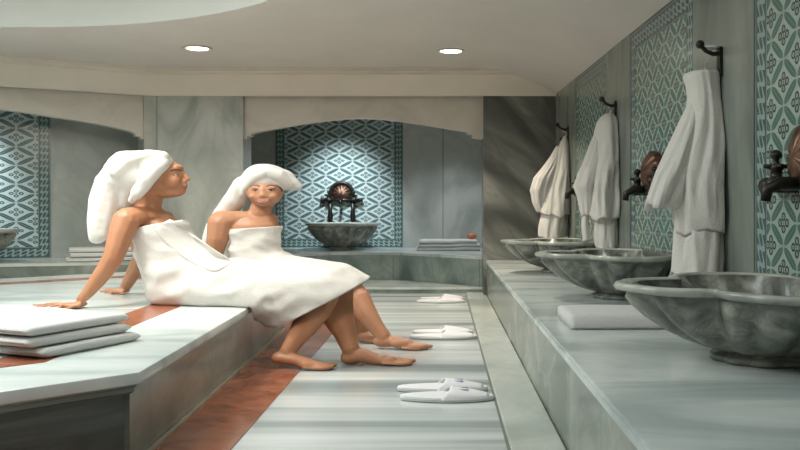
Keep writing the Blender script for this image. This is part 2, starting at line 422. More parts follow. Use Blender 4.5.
# raised octagonal platform
PT = .40
poly = [(plx(3.37), 3.37), (plx(7.3), 7.3), (-2.75, 8.72), (-3.25, 8.72), (-6.4, 5.6), (-6.4, 1.0), (-3.6, .98)]
def inset_poly(poly, d):
    n_ = len(poly); res = []
    A_ = sum(poly[i][0]*poly[(i+1) % n_][1]-poly[(i+1) % n_][0]*poly[i][1] for i in range(n_))
    sg = 1 if A_ > 0 else -1
    for i in range(n_):
        p0, p1, p2 = Vector(poly[i-1]), Vector(poly[i]), Vector(poly[(i+1) % n_])
        d1 = (p1-p0).normalized(); d2 = (p2-p1).normalized()
        n1 = Vector((-d1.y, d1.x))*sg; n2 = Vector((-d2.y, d2.x))*sg
        b_ = (n1+n2).normalized(); res.append(tuple(p1+b_*(d/b_.dot(n1))))
    return res
plat = thing('marble_platform', 'large raised octagonal marble platform the two women sit on', 'platform', (-3.8, 4.5, 0))
def slab_rings(name, rings, mat):   # rings: list of (inset, z)
    bm = bmesh.new(); prev = None
    for d, z in rings:
        row = [bm.verts.new((x, y, z)) for x, y in inset_poly(poly, d)]
        if prev:
            for i in range(len(row)): bm.faces.new((prev[i], prev[(i+1) % len(row)], row[(i+1) % len(row)], row[i]))
        else: bm.faces.new(row[::-1])
        prev = row
    bm.faces.new(prev)
    return keep(autosmooth(link(name, bm, mat)), plat)
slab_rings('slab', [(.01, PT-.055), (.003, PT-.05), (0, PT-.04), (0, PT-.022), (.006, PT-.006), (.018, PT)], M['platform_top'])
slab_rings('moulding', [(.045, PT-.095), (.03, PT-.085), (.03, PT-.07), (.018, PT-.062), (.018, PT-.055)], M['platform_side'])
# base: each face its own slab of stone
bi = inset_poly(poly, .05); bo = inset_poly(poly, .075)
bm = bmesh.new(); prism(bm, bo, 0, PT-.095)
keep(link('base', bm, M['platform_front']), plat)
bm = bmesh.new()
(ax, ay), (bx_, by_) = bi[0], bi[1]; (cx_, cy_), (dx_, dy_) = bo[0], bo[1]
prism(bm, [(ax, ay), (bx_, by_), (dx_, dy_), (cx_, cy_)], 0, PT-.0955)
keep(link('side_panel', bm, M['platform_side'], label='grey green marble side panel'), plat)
# metal trim at its foot
bm = bmesh.new(); q = inset_poly(poly, .028)
prism(bm, [q[0], q[1], bi[1], bi[0]], .004, .022, .004)
keep(link('foot_trim', bm, M['brass_trim'], label='pale metal trim strip'), plat)
# red inlay
io, ii = inset_poly(poly, .465), inset_poly(poly, .70)
bm = bmesh.new(); n_ = len(io)
a0 = [bm.verts.new((x, y, PT+.0012)) for x, y in io]; a1 = [bm.verts.new((x, y, PT+.0012)) for x, y in ii]
for i in range(n_): bm.faces.new((a0[i], a0[(i+1) % n_], a1[(i+1) % n_], a1[i]))
keep(link('inlay', bm, M['red'], label='red marble inlay band'), plat)
bm = bmesh.new()
for k in (5.42,):  # thin dark line across the platform top
    box(bm, -6, plx(5.4)-.7, k, k+.008, PT+.0002, PT+.001)
keep(link('joint', bm, M['seam']), plat)
# ------------------------------------------------------------------ basins
def quatre(th, d, rho):
    best = min(abs(((th-k*pi/2+pi) % (2*pi))-pi) for k in range(4))
    return d*cos(best)+sqrt(max(1e-6, rho*rho-(d*sin(best))**2))
def basin(name, label, c, R, hgt, lobes, rotz=0, clampf=None, quat=True, group=None):
    t_ = thing(name, label, 'basin', c, group)
    nseg = 144
    def R0(th, f):     # outline at profile level f (1 at the rim)
        base_ = quatre(th, .51*R, .48*R) if quat else R
        rnd = R*.86
        o_ = base_*f+rnd*(1-f) if quat else base_
        fl = 1+(.20 if quat else .22)*(abs(cos(th*lobes/2))**.7-.7)*(min(1, .35+f) if f < .999 else (.18 if quat else .12))
        return o_*fl
    out_prof = [(.30, .11, .0), (.35, .13, .1), (.46, .18, .3), (.58, .27, .5), (.70, .40, .7), (.81, .55, .85), (.89, .70, .95), (.93, .80, .98), (.955, .87, 1), (1.035, .90, 1), (1.05, .945, 1), (1.035, .985, 1)]
    in_prof = [(1.01, .99, 1), (.95, .985, 1), (.93, .96, 1), (.90, .85, .95), (.80, .60, .8), (.62, .38, .5), (.35, .27, .2), (.06, .25, 0)]
    def mk(nm, prof, mat, cap_end=None):
        bm = bmesh.new(); rings = []
        for f, z, q_ in prof:
            ring = []
            for k in range(nseg):
                th = 2*pi*k/nseg; r = R0(th+rotz, q_)*f
                x, y = r*cos(th), r*sin(th)
                if clampf: 
                    lim = clampf(c[1]+y)-c[0]; x = min(x, lim)
                ring.append(bm.verts.new((x, y, z*hgt)))
            rings.append(ring)
        for i in range(len(rings)-1):
            for k in range(nseg): bm.faces.new((rings[i][k], rings[i][(k+1) % nseg], rings[i+1][(k+1) % nseg], rings[i+1][k]))
        if cap_end in ('first', 'both'): bm.faces.new(rings[0][::-1])
        if cap_end in ('last', 'both'): bm.faces.new(rings[-1])
        return link(nm, bm, mat, t_, smooth=True)
    mk('bowl', out_prof[:9]+[(.965, .872, 1)], M['basin'], 'first')
    mk('lip', [(.955, .872, 1)]+out_prof[9:]+in_prof[:3], M['basin_lip'])
    mk('bowl_inside', in_prof[2:], M['basin'], 'last')
    bm = bmesh.new(); rings = []
    for f, z in ((.34, .0), (.36, .03), (.35, .08), (.30, .11), (.31, .16)):
        rings.append([bm.verts.new((R*f*.92*(1+.13*abs(cos(k*pi/7.2)))*cos(2*pi*k/72), R*f*.92*(1+.13*abs(cos(k*pi/7.2)))*sin(2*pi*k/72), z*hgt)) for k in range(72)])
    for i in range(len(rings)-1):
        for k in range(72): bm.faces.new((rings[i][k], rings[i][(k+1) % 72], rings[i+1][(k+1) % 72], rings[i+1][k]))
    bm.faces.new(rings[0][::-1]); bm.faces.new(rings[-1])
    link('foot', bm, M['basin'], t_, smooth=True)
    return t_
BH = .318
for (cx, cy, lab) in ((1.305, 3.42, 'largest nearest carved marble wash basin on the right bench, cut by the picture edge'),
                      (1.245, 5.82, 'middle carved marble wash basin on the right bench, beyond the folded towel'),
                      (1.17, 8.15, 'farthest carved marble wash basin on the right bench beside the dark pier')):
    basin('wash_basin', lab, (cx, cy, BT), .575, BH, 14, clampf=lambda y: rwx(y)-.016, group='basins on the right bench')
basin('wash_basin', 'fluted round marble basin in the central tiled niche below a wall fountain', (fx(342.5, 12.45), 12.42, BT+.012), .525, .40, 16, quat=False)
lbx = LW+LD*(t0+.95)-LN*.62
basin('wash_basin', 'round marble basin in the left niche, cut by the left picture edge', (lbx.x, lbx.y, BT+.012), .56, .38, 16, quat=False)
# ------------------------------------------------------------------ wall fountains (taps with a copper shell)
def fountain(label, origin, xdir, ndir, sc=1.0, tall=False):
    t_ = thing('wall_tap', label, 'tap'); frame(t_, origin, xdir, ndir)
    def T(p): return Vector(p)*sc
    bm = bmesh.new()
    tube(bm, [T((-.24, .05, 0)), T((.24, .05, 0))], .024*sc, 10)
    for s in (-1, 1):
        tube(bm, [T((s*.16, 0, 0)), T((s*.16, .09, 0))], .03*sc, 10)
        tube(bm, [T((s*.24, .05, 0)), T((s*.29, .05, 0))], [.028*sc, .032*sc], 10)
    tube(bm, [T((0, .02, 0)), T((0, .13, .0)), T((0, .17, -.02)), T((0, .175, -.06))], [.024*sc, .022*sc, .02*sc, .017*sc], 10)
    for f in bm.faces: f.smooth = True
    link('pipe', bm, M['bronze'], t_)
    for s in (-1, 1):
        bm = bmesh.new()
        lathe(bm, [(.034*sc, -.02*sc), (.038*sc, .01*sc), (.022*sc, .03*sc), (.02*sc, .05*sc), (.03*sc, .06*sc), (.012*sc, .075*sc), (.01*sc, .09*sc), (.022*sc, .1*sc), (.02*sc, .115*sc), (.005*sc, .125*sc)], 14, (s*.18*sc, .06*sc, 0))
        for a_ in (0, pi/2): tube(bm, [Vector((s*.18*sc-.045*sc*cos(a_), .06*sc-.045*sc*sin(a_), .066*sc)), Vector((s*.18*sc+.045*sc*cos(a_), .06*sc+.045*sc*sin(a_), .066*sc))], .009*sc, 6)
        link('tap_handle', bm, M['bronze'], t_, smooth=True)
    # copper scallop shell
    bm = bmesh.new(); nr, na = 8, 48; cz = .09*sc; rows = []
    for i in range(nr+1):
        r = .125*sc*i/nr; row = []
        for k in range(na):
            a_ = 2*pi*k/na; rr = r*(1+.05*abs(cos(a_*6))*(i/nr))
            bulge = .055*sc*(1-(i/nr)**2)+.008*sc*cos(a_*12)*(i/nr)
            row.append((rr*cos(a_)*1.05, .03*sc+bulge, cz+rr*sin(a_)*.95))
        rows.append(row)
    vs = [[bm.verts.new(p) for p in row] for row in rows[1:]]; c0 = bm.verts.new((0, .085*sc, cz))
    for k in range(na): bm.faces.new((c0, vs[0][k], vs[0][(k+1) % na]))
    for i in range(len(vs)-1):
        for k in range(na): bm.faces.new((vs[i][k], vs[i+1][k], vs[i+1][(k+1) % na], vs[i][(k+1) % na]))
    rim = [bm.verts.new((p[0]*1.0, .0, cz+(p[2]-cz))) for p in rows[-1]]
    for k in range(na): bm.faces.new((vs[-1][k], rim[k], rim[(k+1) % na], vs[-1][(k+1) % na]))
    link('shell_plate', bm, M['copper'], t_, smooth=True, label='round copper shell plate')
    if tall:      # the fountain of the back niche stands on two legs behind the bowl
        for s in (-1, 1):
            bm = bmesh.new(); lathe(bm, [(.045*sc, -.42*sc), (.03*sc, -.38*sc), (.024*sc, -.3*sc), (.04*sc, -.22*sc), (.026*sc, -.15*sc), (.03*sc, -.02*sc)], 12, (s*.155*sc, .045*sc, 0))
            link('leg', bm, M['bronze'], t_, smooth=True)
        bm = bmesh.new()   # arched collar over the shell
        tube(bm, [Vector((.155*sc*cos(a_), .04*sc, .09*sc+.15*sc*sin(a_))) for a_ in [pi*k/16 for k in range(-1, 18)]], .026*sc, 8)
        link('arch', bm, M['bronze'], t_, smooth=True)
    return t_
def rwp(Y, z):      # point on the right wall
    return Vector((rwx(Y)-.014, Y, z))
def zz(py, Y): return CH-(py-VY)*Y/F
fountain('dark bronze wall tap with copper shell above the nearest right basin, at the picture edge', rwp(3.52, zz(184, 3.6)), RD, RN, 1.25)
fountain('dark bronze wall tap with copper shell between the nearest and middle robes', rwp(5.85, zz(190, 5.9)), RD, RN, 1.25)
fountain('dark bronze wall tap with small copper shell between the middle and farthest robes', rwp(8.1, zz(191, 8.1)), RD, RN, 1.25)
fountain('arched bronze wall fountain with copper shell on blue tiles of the central niche', Vector((fx(342, BY), BY-.012, zz(200, BY))), Vector((-1, 0, 0)), Vector((0, -1, 0)), 1.12, tall=True)
# ------------------------------------------------------------------ robe hooks
def hook(label, Y, ztop, sc=1.0, disc=False):
    t_ = thing('robe_hook', label, 'hook', group='robe hooks on the right wall'); frame(t_, rwp(Y, ztop), RD, RN)
    bm = bmesh.new(); box(bm, -.028*sc, .028*sc, 0, .014*sc, -.15*sc, .0, .006)
    tube(bm, [Vector((0, 0, -.03))*sc, Vector((0, .04, -.035))*sc, Vector((0, .075, -.02))*sc, Vector((0, .10, .005))*sc], .011*sc, 8)
    tube(bm, [Vector((0, 0, -.10))*sc, Vector((0, .03, -.14))*sc, Vector((0, .055, -.15))*sc, Vector((0, .07, -.13))*sc, Vector((0, .072, -.11))*sc], .010*sc, 8)
    link('bracket', bm, M['bronze'], t_, smooth=False)
    bm = bmesh.new(); sph(bm, (0, .105*sc, .012*sc), .022*sc); link('knob', bm, M['bronze'], t_, smooth=True)
    if disc:  # pale disc added for a small white oval beside the hook arm
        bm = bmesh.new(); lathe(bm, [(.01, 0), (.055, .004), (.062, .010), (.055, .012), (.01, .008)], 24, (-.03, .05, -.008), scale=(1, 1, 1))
        link('disc', bm, M['disc_white'], t_, smooth=True, label='small pale round plate')
    return t_
hook('dark hook with pale plate above the nearest robe', 4.62, zz(47, 4.62), 1.12, disc=True)
hook('dark hook above the middle robe', 7.02, zz(101, 7.02), 1.15)
hook('dark hook above the farthest robe', 9.2, zz(126, 9.2), 1.15)
# ------------------------------------------------------------------ robes
def robe(label, Yc, rows, lower, asp=1.35, seed=0):
    """rows: (py, pxL, pxR) of the outer layer; lower: list of hanging lower panels of the same form"""
    t_ = thing('bathrobe', label, 'robe', (rwx(Yc)-.1, Yc, BT), group='white bathrobes on hooks')
    def loft(rows_, amp, nf, ph, thick=1.0, dX=0.0, mat=M['robe'], nm='body', label=None):
        # dense rows
        dense = []
        for i in range(len(rows_)-1):
            a_, b_ = rows_[i], rows_[i+1]; k = max(2, int(abs(b_[0]-a_[0])/(3.0*5/Yc)))
            for j in range(k): f = j/k; dense.append([a_[q]+(b_[q]-a_[q])*f for q in range(3)])
        dense.append(list(rows_[-1]))
        nseg = 72; rings = []
        for ri, (py, l, r) in enumerate(dense):
            mid = (l+r)/2; hw = (r-l)/2
            k = (mid-VX)/F
            b_ = hw*Yc/F/sqrt(1+(k*asp)**2)*1.0*thick
            # keep the centre on the ray, clear of the wall
            X = k*Yc+dX; Y = Yc
            z = CH-(py-VY)*Y/F
            ring = []
            fr = ri/max(1, len(dense)-1)
            for s in range(nseg):
                th = 2*pi*s/nseg
                fold = 1+amp*(.3+.7*fr)*(sin(th*nf+ph+fr*1.2)+.5*sin(th*(nf*2+1)+ph*2-fr))*.5
                x = X+b_*fold*cos(th); y = Y+b_*asp*fold*sin(th)
                cx0, cy0 = X, Y
                rg = 1-2.2*abs(noise.noise(Vector((cos(th)*2.6+seed*3+fr*.5, sin(th)*2.6, z*1.5+ph))))
                rg2 = 1-2.2*abs(noise.noise(Vector((cos(th)*5.5+seed, sin(th)*5.5+fr, z*3+ph))))
                k_ = 1+(.13*rg+.06*rg2)*min(1, .35+fr)
                x = cx0+(x-cx0)*k_; y = cy0+(y-cy0)*k_
                w = noise.noise(Vector((x*5+seed, y*5, z*3)))*.02*min(1, b_*8); x += w
                lim = rwx(y)-.02; x = min(x, lim)
                zj = z+noise.noise(Vector((x*6, y*6+seed, 0)))*.09*fr**3
                ring.append((x, y, zj))
            rings.append(ring)
        bm = bmesh.new(); vs = [[bm.verts.new(p) for p in ring] for ring in rings]
        for i in range(len(vs)-1):
            for s in range(nseg): bm.faces.new((vs[i][s], vs[i][(s+1) % nseg], vs[i+1][(s+1) % nseg], vs[i+1][s]))
        bm.faces.new(vs[0])
        # hem turned inwards
        c_ = Vector((sum(p[0] for p in rings[-1])/nseg, sum(p[1] for p in rings[-1])/nseg, 0))
        inner = [bm.verts.new((c_.x+(p[0]-c_.x)*.9, c_.y+(p[1]-c_.y)*.9, p[2]+.02)) for p in rings[-1]]
        for s in range(nseg): bm.faces.new((vs[-1][s], vs[-1][(s+1) % nseg], inner[(s+1) % nseg], inner[s]))
        bm.faces.new(inner)
        o = link(nm, bm, mat, smooth=True, label=label); keep(o, t_); return o
    loft(rows, .10, 5, seed)
    for i, (nm, rws, th) in enumerate(lower): loft(rws, .12, 4, seed+i*2.1, th, nm=nm)
    # hanging loop to the hook
    bm = bmesh.new(); tp = P((rows[0][1]+rows[0][2])/2, rows[0][0], Yc)
    hk = rwp(Yc-.06, tp.z+.05)
    tube(bm, [tp+Vector((-.01, 0, -.02)), tp+Vector((.02, 0, .03)), Vector((hk.x-.07, hk.y, hk.z))], .007, 6)
    keep(link('hanging_loop', bm, M['robe']), t_)
    return t_
robe('white bathrobe nearest the camera, squared top and flared sleeve, on the right wall', 4.72,
     [(73, 685, 720), (76, 684, 722), (84, 687, 722), (96, 689, 723), (110, 688, 725), (130, 684, 727), (150, 680, 728), (175, 676, 729), (200, 674, 729), (222, 674, 729), (236, 676, 729)],
     [('skirt', [(170, 682, 727), (210, 674, 728), (240, 670, 729), (262, 668, 730), (279, 667, 731)], .85),
      ('sleeve', [(96, 690, 700), (110, 684, 704), (125, 677, 704), (145, 668, 700), (165, 660, 696), (182, 653, 690), (198, 647, 685), (208, 644, 680), (214, 650, 676)], .9),
      ('lapel', [(80, 694, 708), (110, 692, 706), (150, 690, 706), (190, 688, 703), (228, 686, 700)], 1.0)], seed=1.3)
robe('white bathrobe hanging between the nearest and farthest robes, pointed hood at top', 7.05,
     [(114, 605, 613), (117, 601, 617), (122, 598, 620), (130, 596, 621), (145, 594, 622), (165, 591, 623), (185, 589, 623), (205, 588, 624), (216, 588, 622)],
     [('skirt', [(190, 594, 620), (215, 593, 621), (236, 592, 621), (246, 593, 620)], .85),
      ('sleeve', [(128, 597, 604), (145, 589, 605), (160, 583, 604), (174, 577, 600), (186, 573, 596), (196, 577, 594), (210, 580, 594), (217, 582, 592)], .9),
      ('belt', [(205, 582, 589), (225, 581, 590), (243, 583, 590)], .8)], seed=4.1)
robe('white bathrobe farthest away, beside the dark veined pier, narrow pointed top', 9.2,
     [(136, 564, 567), (141, 561, 568), (150, 557, 570), (165, 552, 571), (185, 547, 571), (200, 543, 570), (214, 541, 570)],
     [('skirt', [(195, 543, 567), (215, 541, 568), (228, 539, 568), (238, 538, 567)], .85),
      ('sleeve', [(146, 556, 561), (156, 550, 562), (168, 541, 559), (178, 533, 556), (190, 530, 552), (202, 532, 550), (213, 536, 549)], .9)], seed=7.7)
# ------------------------------------------------------------------ folded towels
def folded(name, label, c, lx, ly, h, rz, folds=3, group=None, fold_end=0, mat=None, r=.02):
    """a towel folded into layers; its rounded fold runs along one side"""
    t_ = thing(name, label, 'towel', c, group, rz)
    bm = bmesh.new(); nl = folds; lh = h/nl
    # continuous sheet profile in local (x, z): serpentine, plus thickness
    nx = 26; segs = []
    prof = []
    th = lh*.46
    for l in range(nl):
        z = lh*(l+.5)
        xa, xb = -lx/2+lh*.5, lx/2-lh*.5
        xs_ = [xa+(xb-xa)*i/nx for i in range(nx+1)]
        if l % 2: xs_ = xs_[::-1]
        prof += [(x, z) for x in xs_]
        if l < nl-1:
            s = 1 if l % 2 == 0 else -1; xe = xb if s > 0 else xa
            for k in range(1, 6):
                a_ = -pi/2+pi*k/6; prof.append((xe+s*lh*.5*cos(a_), z+lh*.5+lh*.5*sin(a_)))
    top = []; bot = []
    for i, (x, z) in enumerate(prof):
        p0 = Vector(prof[max(0, i-1)]); p1 = Vector(prof[min(len(prof)-1, i+1)]); d = (p1-p0).normalized(); nn = Vector((-d.y, d.x))
        top.append((x+nn.x*th, z+nn.y*th)); bot.append((x-nn.x*th, z-nn.y*th))
    loop = top+bot[::-1]; ny = 18; rows = []
    for j in range(ny+1):
        v = j/ny; y = -ly/2+ly*v
        ed = min(v, 1-v)*ly
        sq = (sqrt(max(.04, 1-((r-ed)/r)**2)) if nl == 1 else 1-.5*((r-ed)/r)**2) if ed < r else 1
        row = []
        for (x, z) in loop:
            w = noise.noise(Vector((x*4+c[0]*9, y*4, z*3+c[1]*5)))
            zz_ = h/2+(z-h/2)*sq
            if nl == 1:
                ex = lx/2-abs(x)
                if ex < r: zz_ = h/2+(zz_-h/2)*sqrt(max(.04, 1-((r-max(0, ex))/r)**2))
                zz_ = zz_-(h/2)*(1-sq)*.9
            l_id = int(z/lh)
            row.append(bm.verts.new((x*(1-.01*(1-sq))+w*.006, y+.006*sin(l_id*2.3+x*3)+w*.004, max(.001, zz_+w*.004*(z/h)))))
        rows.append(row)
    L_ = len(loop)
    for j in range(ny):
        for k in range(L_): bm.faces.new((rows[j][k], rows[j][(k+1) % L_], rows[j+1][(k+1) % L_], rows[j+1][k]))
    np_ = len(prof)
    for row in (rows[0], rows[-1]):
        for i in range(np_-1): bm.faces.new((row[i], row[i+1], row[L_-2-i], row[L_-1-i]))
    for i in range(1): pass
    link('cloth', bm, mat or M['towel'], t_, smooth=True)
    return t_
# near stack on the platform
A_ = Vector((-1.75, 3.60)); dl = Vector((.40, .92)).normalized(); dw = Vector((-.92, .40)).normalized()
ctr = A_+dl*.295+dw*.52
for i, lab in enumerate(('folded white towel on the platform corner, bottom of the near stack', 'folded white towel in the middle of the near stack on the platform', 'folded white towel on top of the near stack on the platform')):
    off = (.012, -.006, .0)[i]
    o = folded('folded_towel', lab, (ctr.x+off-.01*i, ctr.y+off, PT+.0015+i*.0475), 1.06-.02*i, .59, .046, atan2(-dw.y, -dw.x)+(.02, -.012, .0)[i], folds=2, group='towels of the near stack')
# towel on the right bench
folded('folded_towel', 'single folded white towel lying on the right bench before the nearest basin', (.985, 4.52, BT+.001), .74, .50, .078, 0, folds=1, r=.07)
# stack at left ledge
for i in range(3):
    folded('folded_towel', ('bottom', 'middle', 'top')[i]+' folded white towel of the stack on the left ledge behind the woman', (-3.95+.03*(i == 1), 9.80, BT+.0135+i*.052), .82-.03*i, .40, .050, .42, folds=2, group='towels on the left ledge')
for i in range(3):
    folded('folded_towel', ('bottom', 'middle', 'top')[i]+' folded white towel of the stack in the back niche by the dark pier', (.08+.02*(i == 1), 12.35, BT+.0135+i*.052), .92-.04*i, .46, .050, 0, folds=2, group='towels in the back niche')
bm = bmesh.new(); sph(bm, (0, 0, .045), (.075, .05, .045), 3)
o = link('soap_bar', bm, M['soap'], smooth=True, loc=(.44, 12.42, BT+.0135+3*.052-.002)); tagit(o, 'small orange soap on the towel stack in the back niche', 'soap')
# ------------------------------------------------------------------ slippers
def slipper(label, X0, X1, Y, wY, rz=0, marks=0):
    L_ = X1-X0; t_ = thing('slipper', label, 'slipper', ((X0+X1)/2, Y, 0.0045), 'white slippers on the floor', rz)
    def half(u):  # half-width in Y along length, u 0 heel .. 1 toe
        return wY/2*(sin(pi*min(1, max(0, u))**.9)**.42)*(.84+.16*sin(pi*(u-.2)))
    bm = bmesh.new(); n_ = 28; pts = []
    for i in range(n_+1): u = .5-.5*cos(pi*i/n_); pts.append((-L_/2+L_*u, half(u)))
    outl = [(x, w) for x, w in pts]+[(x, -w) for x, w in pts[::-1][1:-1]]
    prism(bm, outl, 0, .012); link('sole', bm, M['slipper_sole'], t_)
    bm = bmesh.new(); prism(bm, [(x*.995, y*.99) for x, y in outl], .012, .022, .004); link('insole', bm, M['slipper'], t_)
    bm = bmesh.new(); rows = []; nu, nv = 14, 16; hmax = .052
    for i in range(nu+1):
        u = .44+.50*i/nu; w = half(u)*1.02; hh = hmax*(1-.62*(i/nu)**1.3)
        row = []
        for j in range(nv+1):
            a_ = pi*j/nv; row.append((-L_/2+L_*u+.05*sin(a_)*(1-i/nu), w*cos(a_), .012+hh*sin(a_)**.7))
        rows.append(row)
    vs = [[bm.verts.new(p) for p in r_] for r_ in rows]; vi = [[bm.verts.new((p[0], p[1]*.95, .012+(p[2]-.012)*.93-.001)) for p in r_] for r_ in rows]
    for i in range(nu):
        for j in range(nv):
            bm.faces.new((vs[i][j], vs[i][j+1], vs[i+1][j+1], vs[i+1][j])); bm.faces.new((vi[i][j+1], vi[i][j], vi[i+1][j], vi[i+1][j+1]))
    for j in range(nv): bm.faces.new((vs[0][j], vi[0][j], vi[0][j+1], vs[0][j+1])); bm.faces.new((vs[-1][j+1], vi[-1][j+1], vi[-1][j], vs[-1][j]))
    up = link('upper', bm, M['slipper'], t_, smooth=True)
    if marks:
        for (u, v_) in ((0, .3), (0, -.3)):
            bm = bmesh.new(); x_ = -L_/2+L_*.62+.03; a_ = pi/2+v_
            y_ = half(.62)*cos(a_); z_ = .012+hmax*.85*sin(a_)**.7
            sph(bm, (x_, y_, z_+.001), (.03, .010, .004), 2)
            link('stitched_mark', bm, M['mark'], up)
    return t_
slipper('nearest white slipper, lying right of the woman\'s feet on the floor', fx(400, 4.62), fx(494, 4.62), 4.63, .20, 0, marks=1)
slipper('white slipper right behind the nearest one, tucked against it', fx(397, 4.86), fx(488, 4.86), 4.86, .19, .01, marks=1)
slipper('front slipper of the middle pair on the floor', -.262, .285, 6.83, .21, 0)
slipper('rear slipper of the middle pair on the floor', -.25, .265, 7.08, .20, .02)
slipper('front slipper of the farthest pair by the niche step', -.285, .26, 9.45, .22, 0)
slipper('rear slipper of the farthest pair by the niche step', -.25, .27, 9.72, .21, -.02)
# ------------------------------------------------------------------ people
def ball(bm, px, py, Y, rx, ry, rd, sub=3):
    m_ = F/Y; p = P(px, py, Y); sph(bm, p, (rx/m_, rd, ry/m_), sub)
def limb(bm, pts, dk=1.05, step=.35, sub=2):
    """pts: (px, py, Y, rx, ry) rounded chain, radii in pixels"""
    for i in range(len(pts)-1):
        a_, b_ = pts[i], pts[i+1]
        d = (P(*a_[:3])-P(*b_[:3])).length; r = min(a_[4], b_[4])/(F/a_[2])
        k = max(2, int(d/(r*step)))
        for j in range(k+1):
            f = j/k; q_ = [a_[x]+(b_[x]-a_[x])*f for x in range(5)]
            ball(bm, q_[0], q_[1], q_[2], q_[3], q_[4], q_[4]/(F/q_[2])*dk, sub)
def fuse(name, bm, mat, voxel, parent, smooth_it=4, wr=0, wscale=6, label=None, floor=None):
    me = bpy.data.meshes.new(name+'_raw'); bm.to_mesh(me); bm.free()
    o = bpy.data.objects.new(name, me); COL.objects.link(o)
    md = o.modifiers.new('r', 'REMESH'); md.mode = 'VOXEL'; md.voxel_size = voxel
    ms = o.modifiers.new('s', 'SMOOTH'); ms.iterations = smooth_it; ms.factor = .5
    dg = bpy.context.evaluated_depsgraph_get(); ev = o.evaluated_get(dg)
    me2 = bpy.data.meshes.new_from_object(ev); o.modifiers.clear(); o.data = me2; bpy.data.meshes.remove(me)
    me2.name = name
    if wr or floor:
        nrm = [v.normal.copy() for v in me2.vertices]
        for v, nn in zip(me2.vertices, nrm):
            if wr:
                q_ = v.co*wscale
                w = noise.noise(q_)+.5*noise.noise(q_*2.1)
                rid = (1-abs(noise.noise(Vector((q_.x*.8+q_.z*.5, q_.y, q_.z*1.3))))*2)
                v.co += nn*(w*wr+rid*wr*.5)
            if floor: floor(v.co)
    me2.materials.clear(); me2.materials.append(mat)
    for p in me2.polygons: p.use_smooth = True
    if parent is not None: keep(o, parent)
    if label: o['label'] = label
    return o
def surf_at(obj, px, py):
    """point of a surface found along the sight line"""
    me = obj.data; bv = BVHTree.FromPolygons([v.co.copy() for v in me.vertices], [p.vertices[:] for p in me.polygons])
    o_ = Vector((0, 0, CH)); d = (P(px, py, 5)-o_).normalized()
    h = bv.ray_cast(o_, d); return h[0], h[1]
def decal(name, obj, pts, r, mat, parent, label=None, sink=.3, flat=None):
    """small raised feature following the skin through the given points"""
    bm = bmesh.new()
    for i, q_ in enumerate(pts):
        h, nn = surf_at(obj, q_[0], q_[1])
        if h is None: continue
        rr = q_[2] if len(q_) > 2 else r
        m_ = F/h.y; rx, rz_ = (rr if isinstance(rr, tuple) else (rr, rr))
        sph(bm, h-nn*(min(rx, rz_)/m_*sink*0+.001), (rx/m_, min(rx, rz_)/m_*.55, rz_/m_), 2)
    o = link(name, bm, mat, smooth=True, label=label); keep(o, parent); return o
def hand(bm, palm, tips, thumb, z0, r=.0105):
    """palm: (px, Y, halfx, halfY) flat on a surface at z0; tips: (px, Y) of four fingers; thumb likewise"""
    pX = fx(palm[0], palm[1]); pY = palm[1]
    hx, hy = palm[2], palm[3]
    for i in range(7):
        for j in range(5):
            x = pX+hx*(i/3-1); y = pY+hy*(j/2-1)
            sph(bm, (x, y, z0+.018+.006*(i/6)), (.026, .02, .018), 2)
    for k, (tx, tY) in enumerate(tips):
        b0 = Vector((pX-hx, pY+hy*(1-k*2/3), z0+.020)); t0_ = Vector((fx(tx, tY), tY, z0+.011))
        for j in range(19):
            f = j/18; p = b0.lerp(t0_, f); p.z += .010*sin(pi*min(1, f*1.3))*.9
            rr = r*(1.12-.32*f)
            sph(bm, p, (rr*1.15, rr, rr), 2)
    b0 = Vector((pX+hx*.4, pY-hy*.9, z0+.016)); t0_ = Vector((fx(thumb[0], thumb[1]), thumb[1], z0+.012))
    for j in range(15):
        f = j/14; p = b0.lerp(t0_, f); sph(bm, p, (.016-.004*f, .013-.002*f, .013-.002*f), 2)
def toes(bm, px, Y0, Y1, z0, n_=5, big=0, r=.013):
    for k in range(n_):
        f = k/(n_-1); Y = Y0+(Y1-Y0)*f
        s = 1.35 if k == big else 1.0-.08*abs(k-big)*.8
        x = fx(px-abs(k-big)*3.0, Y)
        for j in range(8): sph(bm, (x-.115+.0165*j, Y, z0+.018*s-.0012*j), (r*1.4*s, r*s*.98, r*s*.95), 2)
